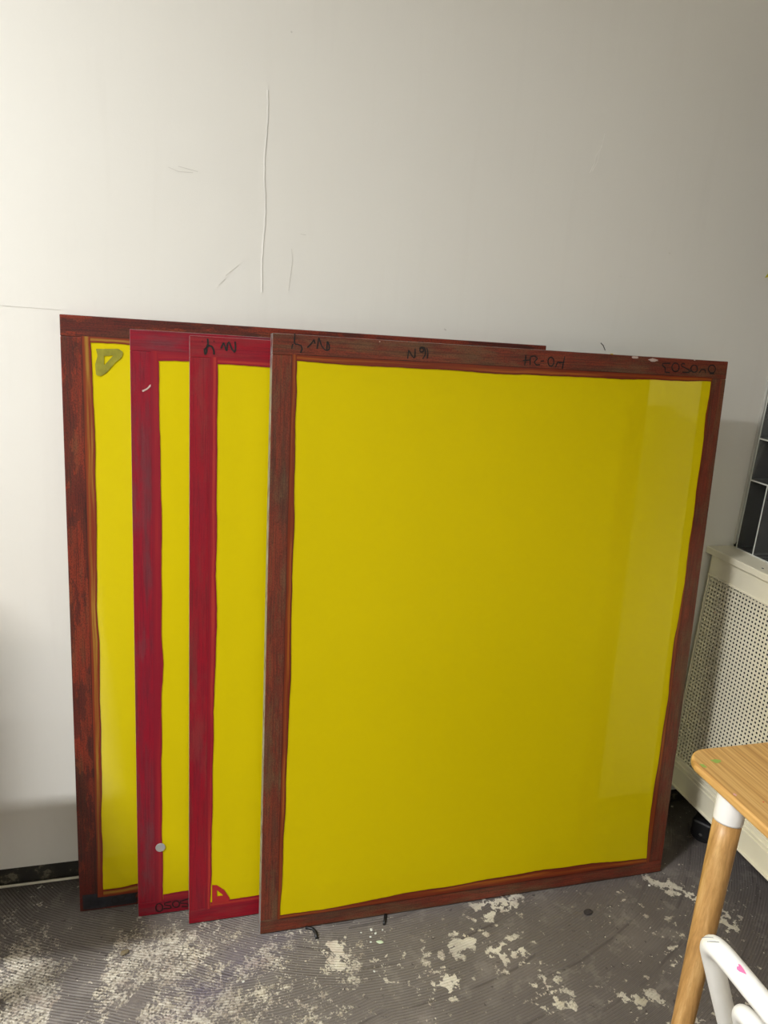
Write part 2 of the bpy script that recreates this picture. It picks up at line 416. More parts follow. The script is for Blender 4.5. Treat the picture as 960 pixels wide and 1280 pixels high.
def tube(bm, pts, r, segs=14, closed=False, caps=True, rad=None):
    """sweep a circle along pts (parallel transport)"""
    pts = [Vector(p_) for p_ in pts]; n = len(pts)
    tg = []
    for i in range(n):
        a = pts[max(0, i - 1)]; b = pts[min(n - 1, i + 1)]
        tg.append((b - a).normalized())
    up = Vector((0, 0, 1)) if abs(tg[0].z) < 0.9 else Vector((1, 0, 0))
    nn = (up - tg[0] * up.dot(tg[0])).normalized()
    rings = []
    for i in range(n):
        nn = (nn - tg[i] * nn.dot(tg[i])).normalized()
        bb = tg[i].cross(nn); rr = rad[i] if rad else r
        rings.append([bm.verts.new(pts[i] + (nn * math.cos(2 * PI * k / segs) + bb * math.sin(2 * PI * k / segs)) * rr) for k in range(segs)])
    for i in range(n - 1):
        for k in range(segs):
            f = bm.faces.new((rings[i][k], rings[i][(k + 1) % segs], rings[i + 1][(k + 1) % segs], rings[i + 1][k])); f.smooth = True
    if caps:
        bm.faces.new(rings[0][::-1]); bm.faces.new(rings[-1])
    bmesh.ops.recalc_face_normals(bm, faces=bm.faces[:])

def fillet(pts, r, n=8):
    """round the inner corners of a polyline"""
    pts = [Vector(p_) for p_ in pts]; out = [pts[0]]
    for i in range(1, len(pts) - 1):
        a, b, c = pts[i - 1], pts[i], pts[i + 1]
        u = (a - b).normalized(); v = (c - b).normalized()
        ang = u.angle(v); d = min(r / math.tan(ang / 2), (a - b).length * 0.49, (c - b).length * 0.49)
        p0 = b + u * d; p1 = b + v * d
        for k in range(n + 1):
            t_ = k / n
            out.append(p0 * (1 - t_) ** 2 + b * 2 * t_ * (1 - t_) + p1 * t_ ** 2)
    out.append(pts[-1])
    return out

def ribbon(bm, pts, w, y, uvlay=None):
    """flat pen stroke in the x,z plane at depth y; pts are (x,z)"""
    pts = [Vector((a, 0, b)) for a, b in pts]; n = len(pts)
    L, R = [], []
    for i in range(n):
        a = pts[max(0, i - 1)]; b = pts[min(n - 1, i + 1)]
        d = b - a
        d = d.normalized() if d.length > 1e-6 else Vector((1, 0, 0))
        nn = Vector((-d.z, 0, d.x)) * w * 0.5 * (0.85 + 0.3 * random.random())
        L.append(bm.verts.new(pts[i] + nn + Vector((0, y, 0)))); R.append(bm.verts.new(pts[i] - nn + Vector((0, y, 0))))
    for i in range(n - 1):
        bm.faces.new((L[i], R[i], R[i + 1], L[i + 1]))

def poly(bm, pts, y):
    vs = [bm.verts.new((a, y, b)) for a, b in pts]
    return bm.faces.new(vs)

# ------------------------------------------------------------------ room shell
XL, XR, YF = -3.2, 1.70, -5.2
def quadbox(name, x0, x1, y0, y1, z0, z1, m, parent=None, bevel=0.0):
    bm = bmesh.new(); box(bm, x0, x1, y0, y1, z0, z1, bevel); return link(name, bm, m, parent)
tag(quadbox('floor', XL, XR, YF, 0.05, -0.1, 0.0, M_floor), kind='structure')
tag(quadbox('ceiling', XL, XR, YF, 0.05, CEIL, CEIL + 0.1, M_ceil), kind='structure')
# back wall: a plastered sheet that stops 5 cm above the floor, the old skirting showing below
bw_ = tag(quadbox('wall_back', XL, XR, 0.0, 0.012, 0.052, CEIL, M_wall), kind='structure')
quadbox('sub_wall', XL, XR, 0.012, 0.1, -0.1, CEIL, M_wall, bw_)
tag(quadbox('baseboard_back', XL, XR, 0.006, 0.0125, 0.0, 0.06, M_skirt), kind='structure')
tag(quadbox('wall_left', XL - 0.1, XL, YF, 0.1, -0.1, CEIL + 0.1, M_wall), kind='structure')
tag(quadbox('wall_front', XL - 0.1, XR + 0.1, YF - 0.1, YF, -0.1, CEIL + 0.1, M_wall), kind='structure')
# right wall with the window opening above the radiator cover
WY0, WY1, WZ0, WZ1 = -1.95, -0.012, 0.875, 2.35
bm = bmesh.new()
box(bm, XR, XR + 0.1, YF, 0.1, -0.1, WZ0); box(bm, XR, XR + 0.1, YF, 0.1, WZ1, CEIL + 0.1)
box(bm, XR, XR + 0.1, YF, WY0, WZ0, WZ1); box(bm, XR, XR + 0.1, WY1, 0.1, WZ0, WZ1)
tag(link('wall_right', bm, M_wall), kind='structure')
win = bpy.data.objects.new('window_1', None); C.objects.link(win); tag(win, kind='structure')
bm = bmesh.new()
box(bm, XR + 0.02, XR + 0.07, WY0, WY0 + 0.05, WZ0, WZ1, 0.004); box(bm, XR + 0.02, XR + 0.07, WY1 - 0.05, WY1, WZ0, WZ1, 0.004)
box(bm, XR + 0.02, XR + 0.07, WY0, WY1, WZ0, WZ0 + 0.05, 0.004); box(bm, XR + 0.02, XR + 0.07, WY0, WY1, WZ1 - 0.05, WZ1, 0.004)
box(bm, XR + 0.025, XR + 0.065, -1.0, -0.96, WZ0, WZ1, 0.004)
link('window_frame', bm, M_black, win)
quadbox('pane', XR + 0.042, XR + 0.047, WY0, WY1, WZ0, WZ1, simple('reflection_grey_glass', (66, 69, 65), 0.22, var=0.35, scale=6), win)  # grey pane colour stands in for room reflections on dark night glass
quadbox('night_backing', XR + 0.085, XR + 0.09, WY0 - 0.02, WY1 + 0.02, WZ0 - 0.02, WZ1 + 0.02, simple('charcoal_backing', (64, 66, 64), 0.6, var=0.2, scale=3), win)  # dark grey sheet closing the opening behind the pane
# pale casing strip and the dark side panel that end the back wall beside the window
tag(quadbox('trim_1', 1.588, 1.598, -0.010, 0.0, 0.897, 2.4, simple('pale_casing', (190, 188, 180), 0.4), None, 0.002), kind='structure')
tag(quadbox('trim_2', 1.598, XR, -0.012, 0.0, 0.897, 2.4, M_black, None, 0.001), kind='structure')

# hairline crack and scratches, slightly proud filler on the back wall
def wall_mark(name, pts, w, m, y=-0.0003):
    bm = bmesh.new()
    for s_ in pts: ribbon(bm, s_, w, y)
    r_ = bmesh.ops.extrude_face_region(bm, geom=bm.faces[:])
    for v in [g for g in r_['geom'] if isinstance(g, bmesh.types.BMVert)]: v.co.y -= y * -0.9
    bmesh.ops.recalc_face_normals(bm, faces=bm.faces[:])
    return link(name, bm, m, bw_)
M_fill = simple('white_filler', (236, 234, 228), 0.5)
M_scr = simple('grey_scratch', (206, 203, 195), 0.6)
crk = []
z = 1.92
while z > 1.51:
    crk.append((0.180 + 0.0022 * math.sin(z * 31) + random.uniform(-0.0008, 0.0008), z)); z -= 0.012
wall_mark('wall_crack', [crk], 0.0026, M_fill)
wall_mark('wall_crack', [[(a + 0.0022, b) for a, b in crk]], 0.0008, M_scr)
wall_mark('scratch', [[(0.978, 1.935), (0.975, 1.905), (0.963, 1.885), (0.962, 1.868), (0.952, 1.846)], [(0.974, 1.91), (0.969, 1.872), (0.958, 1.85)]], 0.0016, M_fill)
wall_mark('scratch', [[(-0.02, 1.748), (0.0, 1.742), (0.03, 1.743)], [(0.0, 1.752), (0.04, 1.746)], [(0.10, 1.542), (0.128, 1.566)], [(0.085, 1.52), (0.10, 1.535)], [(0.262, 1.643), (0.274, 1.642)], [(0.24, 1.52), (0.246, 1.585), (0.243, 1.61)]], 0.0010, M_scr)
wall_mark('scratch', [[(1.050, 1.452), (1.058, 1.446), (1.066, 1.434)]], 0.0026, simple('dark_nick', (70, 66, 58), 0.6))
wall_mark('scratch', [[(0.225, 2.035), (0.228, 2.033)], [(1.207, 1.687), (1.211, 1.684)], [(0.62, 1.46), (0.625, 1.457)]], 0.0035, M_scr)
wall_mark('sheet_joint', [[(-1.4, 1.452), (-0.9, 1.449), (-0.24, 1.445)]], 0.0006, M_scr)

# ------------------------------------------------------------------ silk screens
MARKS = {"S4": [["ink", 0.0018, [[0.0464, 1.4362], [0.0458, 1.4158]]], ["ink", 0.0018, [[0.0445, 1.4157], [0.0483, 1.4148]]], ["ink", 0.0018, [[0.0427, 1.4144], [0.0405, 1.4035]]], ["ink", 0.0018, [[0.0477, 1.4135], [0.0526, 1.4138], [0.0601, 1.4118], [0.0631, 1.4048], [0.0593, 1.3961]]], ["ink", 0.0018, [[0.0739, 1.4084], [0.0806, 1.4154], [0.0878, 1.4255], [0.0899, 1.4172]]], ["ink", 0.0018, [[0.0947, 1.4065], [0.0976, 1.4309], [0.1038, 1.4143], [0.1104, 1.4062], [0.1169, 1.4041], [0.1218, 1.4081], [0.1202, 1.4165], [0.1167, 1.4248], [0.1153, 1.4113], [0.1162, 1.4053]]], ["ink", 0.0018, [[0.2973, 1.3972], [0.2985, 1.4162], [0.3099, 1.3995], [0.3139, 1.4003], [0.3133, 1.4197]]], ["ink", 0.0018, [[0.3332, 1.4176], [0.3328, 1.4154], [0.3315, 1.4137], [0.3296, 1.4129], [0.3275, 1.413], [0.3257, 1.4141], [0.3246, 1.416], [0.3244, 1.4182], [0.3253, 1.4201], [0.327, 1.4215], [0.3291, 1.4218], [0.3311, 1.4212], [0.3326, 1.4196], [0.3332, 1.4176]]], ["ink", 0.0018, [[0.3231, 1.4202], [0.3282, 1.4238], [0.3352, 1.4226], [0.3382, 1.4124], [0.3364, 1.4047], [0.3321, 1.3985]]], ["ink", 0.0018, [[0.3405, 1.4223], [0.3435, 1.4127], [0.3426, 1.3991]]], ["ink", 0.0018, [[0.5817, 1.4201], [0.5808, 1.3965]]], ["ink", 0.0018, [[0.5755, 1.4076], [0.5923, 1.4094]]], ["ink", 0.0018, [[0.5944, 1.3981], [0.5932, 1.417], [0.604, 1.4194], [0.612, 1.4142], [0.6037, 1.4052], [0.6103, 1.3989], [0.6198, 1.4002]]], ["ink", 0.0018, [[0.6201, 1.408], [0.6285, 1.4094]]], ["ink", 0.0018, [[0.6546, 1.4088], [0.6542, 1.404], [0.6522, 1.4002], [0.6489, 1.3983], [0.6451, 1.3987], [0.6418, 1.4013], [0.6396, 1.4056], [0.6392, 1.4105], [0.6404, 1.4149], [0.6432, 1.4178], [0.6468, 1.4186], [0.6504, 1.4171], [0.6533, 1.4135], [0.6546, 1.4088]]], ["ink", 0.0018, [[0.66, 1.3967], [0.6642, 1.4089], [0.6708, 1.4074], [0.6816, 1.4087]]], ["ink", 0.0018, [[0.6816, 1.4227], [0.6777, 1.3937]]], ["ink", 0.0018, [[0.9697, 1.4211], [0.949, 1.42], [0.9478, 1.4152], [0.9581, 1.4093], [0.9575, 1.3996], [0.9719, 1.3987]]], ["ink", 0.0018, [[0.9967, 1.4128], [0.9962, 1.4079], [0.9934, 1.404], [0.989, 1.402], [0.9839, 1.4024], [0.9794, 1.405], [0.9765, 1.4093], [0.9758, 1.4143], [0.9774, 1.4188], [0.9812, 1.4218], [0.986, 1.4226], [0.991, 1.4211], [0.9948, 1.4176], [0.9967, 1.4128]]], ["ink", 0.0018, [[1.0118, 1.4216], [1.003, 1.4228], [1.002, 1.4163], [1.0151, 1.4121], [1.0316, 1.4056], [1.0244, 1.402], [1.007, 1.402]]], ["ink", 0.0018, [[1.0501, 1.4122], [1.0496, 1.408], [1.047, 1.4047], [1.0429, 1.403], [1.0382, 1.4033], [1.0341, 1.4055], [1.0314, 1.4091], [1.0307, 1.4134], [1.0323, 1.4172], [1.0358, 1.4198], [1.0403, 1.4206], [1.0448, 1.4193], [1.0484, 1.4163], [1.0501, 1.4122]]], ["ink", 0.0018, [[1.0564, 1.4027], [1.062, 1.4112], [1.0719, 1.4108], [1.0755, 1.4028]]], ["ink", 0.0018, [[1.103, 1.414], [1.1024, 1.4094], [1.0996, 1.4057], [1.095, 1.4038], [1.0898, 1.4042], [1.0851, 1.4066], [1.0821, 1.4106], [1.0813, 1.4153], [1.0831, 1.4195], [1.0869, 1.4223], [1.0919, 1.4232], [1.097, 1.4218], [1.101, 1.4184], [1.103, 1.414]]], ["ink", 0.0018, [[1.0871, 1.4017], [1.1008, 1.4024]]], ["chipY", 0.003, [[0.8022, 1.4334], [0.8084, 1.4356]]], ["chipW", 0.008, [[0.8616, 1.431], [0.8772, 1.4299]]], ["chipW", 0.009, [[0.911, 1.4279], [0.9339, 1.4253]]], ["chipW", 0.003, [[1.0361, 1.4325], [1.0407, 1.4328]]], ["chipW", 0.002, [[0.2309, 1.4297], [0.2327, 1.4298]]]], "S3": [["ink", 0.0022, [[0.0252, 1.4048], [0.0264, 1.4049]]], ["ink", 0.0022, [[0.0489, 1.4062], [0.0503, 1.4063]]], ["ink", 0.0022, [[0.0364, 1.4111], [0.0375, 1.4009], [0.0345, 1.3925], [0.0299, 1.3882], [0.0315, 1.3775], [0.0345, 1.3833], [0.0345, 1.3925], [0.0395, 1.3969], [0.0457, 1.3952], [0.0493, 1.3872], [0.0499, 1.379]]], ["ink", 0.0022, [[0.0642, 1.3922], [0.0692, 1.4058], [0.0757, 1.3866], [0.0775, 1.4032], [0.0806, 1.407], [0.086, 1.3934], [0.0923, 1.3854], [0.0943, 1.3939], [0.093, 1.4083]]], ["tri", 0, [[0.0551, 0.1018], [0.0666, 0.1], [0.0841, 0.0837], [0.098, 0.0587], [0.0962, 0.0476], [0.0555, 0.0475]]], ["trihole", 0, [[0.0667, 0.0864], [0.0824, 0.0681], [0.0669, 0.0683]]]], "S2": [["ink", 0.002, [[0.058, 0.0171], [0.057, 0.0118], [0.0543, 0.0081], [0.0505, 0.0067], [0.0465, 0.0081], [0.0432, 0.0118], [0.0414, 0.0171], [0.0415, 0.0227], [0.0434, 0.0273], [0.0467, 0.0299], [0.0507, 0.0299], [0.0544, 0.0273], [0.057, 0.0227], [0.058, 0.0171]]], ["ink", 0.002, [[0.0775, 0.0318], [0.0632, 0.0295], [0.0619, 0.0243], [0.0762, 0.0195], [0.0788, 0.0136], [0.0748, 0.0119], [0.0606, 0.0143]]], ["ink", 0.002, [[0.0984, 0.0205], [0.0974, 0.0163], [0.0947, 0.0134], [0.0909, 0.0124], [0.0868, 0.0137], [0.0835, 0.0168], [0.0816, 0.0211], [0.0817, 0.0256], [0.0836, 0.0292], [0.0869, 0.0312], [0.0909, 0.0311], [0.0947, 0.0289], [0.0974, 0.0251], [0.0984, 0.0205]]], ["ink", 0.002, [[0.1207, 0.0325], [0.1004, 0.0281], [0.0997, 0.0235], [0.1161, 0.0192], [0.1214, 0.0143], [0.1181, 0.0106], [0.1036, 0.0126]]], ["sticker", 0.0115, [[0.0535, 0.1882]]], ["scratch", 0.0015, [[0.024, 1.2913], [0.0338, 1.2968], [0.042, 1.3055]]]], "S1": [["ink", 0.002, [[0.0905, 0.0188], [0.0896, 0.0149], [0.0871, 0.0122], [0.0836, 0.0113], [0.08, 0.0124], [0.077, 0.0153], [0.0754, 0.0192], [0.0755, 0.0234], [0.0772, 0.0267], [0.0803, 0.0286], [0.0839, 0.0285], [0.0873, 0.0265], [0.0897, 0.023], [0.0905, 0.0188]]], ["ink", 0.002, [[0.0967, 0.033], [0.1097, 0.0331], [0.1012, 0.0178], [0.0987, 0.0124], [0.1107, 0.0162]]], ["ink", 0.002, [[0.1204, 0.0291], [0.1348, 0.0348], [0.1225, 0.0113], [0.137, 0.0162]]], ["smear", 0, [[0.0068, 0.047], [0.0383, 0.0465], [0.0755, 0.0382], [0.1096, 0.0373], [0.1287, 0.0389], [0.134, 0.0053], [0.0938, 0.005], [0.0466, 0.0036], [0.0076, 0.0056]]], ["olive", 0, [[0.0696, 1.3714], [0.1144, 1.374], [0.124, 1.3678], [0.1206, 1.3559], [0.1075, 1.3451], [0.0893, 1.3224], [0.0779, 1.3151], [0.0683, 1.3163], [0.0673, 1.3397], [0.0725, 1.3567]]], ["olivehole", 0, [[0.0852, 1.3573], [0.1045, 1.3601], [0.0848, 1.3373]]]]}
BORD = {"S4": {"L": [[0.0522, 1.3795], [0.0517, 1.3394], [0.0542, 1.3109], [0.0525, 1.2461], [0.0541, 1.1242], [0.056, 1.053], [0.0554, 0.944], [0.0547, 0.8322], [0.0567, 0.7559], [0.0574, 0.6589], [0.0563, 0.5599], [0.0541, 0.4996], [0.0539, 0.3553], [0.0513, 0.2285], [0.05, 0.12], [0.0479, 0.0451]], "T": [[0.0522, 1.3795], [0.1022, 1.3771], [0.1724, 1.3773], [0.2445, 1.3758], [0.3557, 1.3778], [0.4519, 1.3754], [0.5512, 1.3747], [0.6742, 1.3768], [0.8025, 1.3771], [0.9357, 1.3793], [1.0956, 1.3826]], "R": [[1.0959, 1.3806], [1.0922, 1.2968], [1.0951, 1.2159], [1.0932, 1.1336], [1.0936, 1.0499], [1.0924, 0.9434], [1.0929, 0.8566], [1.0899, 0.7573], [1.083, 0.7017], [1.0852, 0.6336], [1.0882, 0.5413], [1.085, 0.4006], [1.0828, 0.3047], [1.0787, 0.1828], [1.0862, 0.049]], "B": [[0.0479, 0.0451], [0.1474, 0.0438], [0.2499, 0.047], [0.3552, 0.055], [0.4863, 0.055], [0.6221, 0.0598], [0.7633, 0.0623], [0.9107, 0.0598], [1.0862, 0.049]]}, "S1": {"L": [[0.0589, 1.384], [0.0607, 1.331], [0.0623, 1.2636], [0.063, 1.1601], [0.0621, 1.0537], [0.0612, 0.9442], [0.0577, 0.7935], [0.061, 0.7158], [0.0605, 0.6166], [0.0591, 0.5561], [0.0594, 0.4109], [0.0556, 0.2392], [0.056, 0.1727], [0.0553, 0.0552]], "T": [[0.0589, 1.384], [0.1339, 1.3834]], "B": [[0.0553, 0.0552], [0.0947, 0.0535], [0.1366, 0.0608]]}, "S2": {"L": [[0.057, 1.3565], [0.0581, 1.2741], [0.059, 1.1706], [0.0615, 1.0282], [0.0606, 0.8803], [0.0597, 0.7464], [0.0628, 0.6677], [0.0588, 0.5878], [0.058, 0.4648], [0.0571, 0.3167], [0.0581, 0.1853], [0.0593, 0.0543]], "T": [[0.057, 1.3565], [0.1177, 1.358]], "B": [[0.0593, 0.0543], [0.1189, 0.0563]]}, "S3": {"L": [[0.0575, 1.3597], [0.0582, 1.2842], [0.0574, 1.1811], [0.0586, 1.0393], [0.0581, 0.8924], [0.061, 0.7593], [0.0566, 0.6421], [0.0555, 0.5418], [0.0546, 0.4182], [0.0538, 0.2694], [0.0529, 0.1379], [0.0516, 0.0527]], "T": [[0.0575, 1.3597], [0.1636, 1.3584]], "B": [[0.0516, 0.0527], [0.104, 0.0532], [0.1731, 0.0558]]}}
SC = {  # origin (front bottom left edge), lean, yaw, width, height
 'S1': ((-0.2380, -0.1240, 0.0021), 0.0603, 0.0, 1.1165, 1.4380),
 'S2': ((-0.0983, -0.1658, 0.0022), 0.0640, 0.0, 1.115, 1.4185),
 'S3': ((0.0221, -0.2115, 0.0024), 0.0700, 0.0, 1.113, 1.4155),
 'S4': ((0.1897, -0.2761, 0.0030), 0.08698, 0.00482, 1.139, 1.4340),
}
TH = 0.034; RW = 0.044; RB = 0.037
LAB = {
 'S1': 'rearmost yellow silk screen with dark brown frame and an olive triangle in its top corner',
 'S2': 'yellow silk screen in crimson frame with a round grey sticker near its bottom',
 'S3': 'yellow silk screen in crimson frame with a small red triangle at its bottom corner',
 'S4': 'frontmost yellow silk screen in worn brown frame with upside-down writing along its top',
}
def resample(pts, n):
    L = [0]
    for i in range(1, len(pts)): L.append(L[-1] + math.dist(pts[i], pts[i - 1]))
    out = []
    for k in range(n):
        d = L[-1] * k / (n - 1); i = 1
        while i < len(L) - 1 and L[i] < d: i += 1
        t_ = (d - L[i - 1]) / (L[i] - L[i - 1]); out.append((pts[i - 1][0] * (1 - t_) + pts[i][0] * t_, pts[i - 1][1] * (1 - t_) + pts[i][1] * t_))
    return out

def rail(parent, key, x0, x1, z0, z1, along):
    bm = bmesh.new(); box(bm, x0, x1, 0.0, TH, z0, z1, 0.0016 if key in ('S1', 'S4') else 0.0012, 2)
    uv = bm.loops.layers.uv.new('UVMap')
    off = random.random() * 5
    for f in bm.faces:
        front = f.normal.y < -0.4
        c0 = f.calc_center_median(); W_, H_ = SC[key][3], SC[key][4]
        outer = min(c0.x, W_ - c0.x, c0.z, H_ - c0.z) < 0.0015
        f.material_index = 1 if (outer and not front) or f.normal.y > 0.4 else 0
        for l in f.loops:
            c_ = l.vert.co
            l[uv].uv = ((c_.x if along == 'x' else c_.z) + off, (c_.z if along == 'x' else c_.x) + off)
    return link('rail', bm, [M_rail[key], M_alu if key != 'S1' else M_redside], parent)

def border_bm(inner, side, W, H):
    """ragged strip of lacquer from the rail to the traced inner edge"""
    bm = bmesh.new(); uv = bm.loops.layers.uv.new('UVMap')
    n = 90; P = resample(inner, n); y = -0.0006
    vs = []
    run = 0.0
    for i, (x, z_) in enumerate(P):
        if i: run += math.dist(P[i], P[i - 1])
        j = 0.0007 * math.sin(run * 37 + x) + random.uniform(-0.0004, 0.0004)
        if side == 'L': o = (RW - 0.003, z_); q_ = (x + j, z_)
        if side == 'R': o = (W - RW + 0.003, z_); q_ = (x + j, z_)
        if side == 'T': o = (x, H - RW + 0.003); q_ = (x, z_ + j)
        if side == 'B': o = (x, RB - 0.003); q_ = (x, z_ + j)
        vs.append((bm.verts.new((o[0], y, o[1])), bm.verts.new((q_[0], y, q_[1])), run))
    for i in range(n - 1):
        a, b = vs[i], vs[i + 1]
        f = bm.faces.new((a[0], a[1], b[1], b[0]))
        for l, (u, v) in zip(f.loops, ((a[2], 0), (a[2], 1), (b[2], 1), (b[2], 0))): l[uv].uv = (u, v)
    bmesh.ops.recalc_face_normals(bm, faces=bm.faces[:])
    for f in bm.faces:
        if f.normal.y > 0: f.normal_flip()
    return bm

def make_screen(key):
    o, lean, yaw, W, H = SC[key]
    root = thing('silk_screen', LAB[key], 'silk screen', o, (-lean, 0, yaw), 'silk screens leaning against the wall')
    bm = bmesh.new()
    rail(root, key, 0, W, 0, RB, 'x'); rail(root, key, 0, W, H - RW, H, 'x')
    rail(root, key, 0, RW, RB, H - RW, 'z'); rail(root, key, W - RW, W, RB, H - RW, 'z')
    # taut mesh
    bm.free(); bm = bmesh.new()
    nx, nz = 12, 14; g = [[bm.verts.new((RW - 0.001 + (W - 2 * RW + 0.002) * i / nx, 0.0005 + 0.0016 * math.sin(PI * i / nx) * math.sin(PI * j / nz), RB - 0.001 + (H - RW - RB + 0.002) * j / nz)) for j in range(nz + 1)] for i in range(nx + 1)]
    for i in range(nx):
        for j in range(nz): bm.faces.new((g[i][j], g[i + 1][j], g[i + 1][j + 1], g[i][j + 1])).smooth = True
    link('mesh_fabric', bm, M_fab, root)
    B = dict(BORD[key])
    ins = 0.058
    if 'R' not in B: B['R'] = [(W - ins + 0.003 * math.sin(k * 1.7), H - ins - (H - ins - 0.052) * k / 12) for k in range(13)]
    for k in ('T', 'B'):
        last = B[k][-1]
        if last[0] < W - 0.2:
            B[k] = B[k] + [(last[0] + (W - 0.055 - last[0]) * q / 8, last[1] + 0.002 * math.sin(q * 2.1)) for q in range(1, 9)]
    tl = B['L'][0]; B['L'] = [(tl[0], H - RW + 0.002)] + B['L'] + [(B['L'][-1][0], RB - 0.002)]
    B['R'] = [(B['R'][0][0], H - RW + 0.002)] + B['R'] + [(B['R'][-1][0], RB - 0.002)]
    bo = border_bm(B['L'], 'L', W, H); link('lacquer_border', bo, M_bord[key], root)
    bo = border_bm(B['R'], 'R', W, H); link('lacquer_border', bo, M_bord[key], root)
    for k in 'TB':
        bo = border_bm(B[k], k, W, H)
        for v in bo.verts: v.co.y -= 0.0001
        link('lacquer_border', bo, M_bord[key], root)
    # marks
    for kind, w_, pts in MARKS[key]:
        if kind == 'ink':
            bm = bmesh.new(); ribbon(bm, resample(pts, max(len(pts) * 3, 3)), w_ * 1.55, -0.0009)
            link('pen_stroke', bm, M_inkred if key == 'S2' else M_ink, root)
    for kind, w_, pts in MARKS[key]:
        if kind in ('ink', 'olivehole', 'trihole'): continue
        bm = bmesh.new()
        if kind in ('smear',):
            poly(bm, pts, -0.0005); n_, m_ = 'ink_smear', M_smear
        elif kind in ('olive', 'tri'):
            hole = [p2 for k2, w2, p2 in MARKS[key] if k2 == kind + 'hole'][0]
            # thick painted outline round a triangular hole
            no = 48; outer = resample(pts + [pts[0]], no); hc = (sum(a for a, b in hole) / 3, sum(b for a, b in hole) / 3)
            hp = resample(hole + [hole[0]], no)
            def near(pt):
                an = math.atan2(pt[1] - hc[1], pt[0] - hc[0])
                return min(hp, key=lambda q_: abs((math.atan2(q_[1] - hc[1], q_[0] - hc[0]) - an + PI) % (2 * PI) - PI))
            vo = [bm.verts.new((a, -0.0009, b)) for a, b in outer]; vi = [bm.verts.new((near(c2)[0], -0.0009, near(c2)[1])) for c2 in outer]
            for i in range(no - 1): bm.faces.new((vo[i], vi[i], vi[i + 1], vo[i + 1]))
            n_, m_ = 'painted_triangle', (M_olive if kind == 'olive' else M_redpaint)
        elif kind == 'scratch':
            ribbon(bm, resample(pts, 8), 0.0035, -0.0005); n_, m_ = 'scratch', M_white
        elif kind == 'sticker':
            r_ = bmesh.ops.create_cone(bm, cap_ends=True, segments=32, radius1=w_, radius2=w_ * 0.97, depth=0.0012, matrix=Matrix.Translation((pts[0][0], -0.0015, pts[0][1])) @ Matrix.Rotation(PI / 2, 4, 'X'))
            n_, m_ = 'round_sticker', M_grey
        else:
            a, b = pts
            n = 14; mid = ((a[0] + b[0]) / 2, (a[1] + b[1]) / 2); hl = math.dist(a, b) / 2 + w_ * 0.5
            poly(bm, [(mid[0] + math.cos(2 * PI * i / n) * hl * random.uniform(0.6, 1.1), mid[1] + math.sin(2 * PI * i / n) * w_ * 0.5 * random.uniform(0.5, 1.1)) for i in range(n)], -0.0005)
            n_, m_ = 'paint_chip', (M_ychip if kind == 'chipY' else M_white)
        bmesh.ops.recalc_face_normals(bm, faces=bm.faces[:])
        link(n_, bm, m_, root)
    return root
for k_ in ('S1', 'S2', 'S3', 'S4'): make_screen(k_)

# ------------------------------------------------------------------ radiator cover along the right wall
CX = 1.501; CY0, CY1 = -1.85, -0.001
rc = thing('radiator_cover', 'cream metal radiator cover with punched holes below the window sill', 'radiator cover', (CX, CY1, 0))
def rbox(name, x0, x1, y0, y1, z0, z1, m=M_cream, bv=0.002):
    bm = bmesh.new(); box(bm, x0 - CX, x1 - CX, y0 - CY1, y1 - CY1, z0, z1, bv); return link(name, bm, m, rc)
top = rbox('top_panel', CX - 0.003, XR - 0.001, CY0, CY1, 0.874, 0.894)
bm = bmesh.new(); box(bm, 0.004, 0.016, CY0 - CY1, -0.022, 0.815, 0.874, 0.002); box(bm, 0.0, 0.016, CY0 - CY1, -0.022, 0.811, 0.817, 0.0015)
link('apron', bm, M_cream, rc)
bm = bmesh.new(); box(bm, 0.006, 0.197, -0.024, -0.018, 0.12, 0.874, 0.001); link('side_panel', bm, M_cream, rc)
bm = bmesh.new(); box(bm, 0.002, 0.014, CY0 - CY1, -0.024, 0.118, 0.213, 0.0015)
for zz in (0.196, 0.182): box(bm, -0.002, 0.003, CY0 - CY1, -0.024, zz - 0.004, zz + 0.004, 0.0018)
box(bm, -0.003, 0.014, CY0 - CY1, -0.024, 0.116, 0.122, 0.001)
link('lower_panel', bm, M_cream, rc)
# perforated sheet
pitch = 0.0122; zn0, zn1 = 0.211, 0.814; nz = round((zn1 - zn0) / pitch); ny = 148
verts = []; faces = []
for j in range(nz):
    for i in range(ny):
        cy_ = -0.026 - pitch * (i + 0.5); cz_ = zn0 + (zn1 - zn0) * (j + 0.5) / nz; h_ = pitch / 2; r_ = 0.0034
        b_ = len(verts)
        for k in range(8):
            a_ = k * PI / 4
            sq = max(abs(math.cos(a_)), abs(math.sin(a_)))
            verts.append((0.008, cy_ + math.cos(a_) / sq * h_, cz_ + math.sin(a_) / sq * h_))
        for k in range(8):
            a_ = k * PI / 4; verts.append((0.008, cy_ + math.cos(a_) * r_, cz_ + math.sin(a_) * r_))
        for k in range(8):
            faces.append((b_ + k, b_ + 8 + k, b_ + 8 + (k + 1) % 8, b_ + (k + 1) % 8))
me = bpy.data.meshes.new('perforated_sheet'); me.from_pydata(verts, [], faces); me.materials.append(M_cream)
po = bpy.data.objects.new('perforated_sheet', me); C.objects.link(po); po.parent = rc
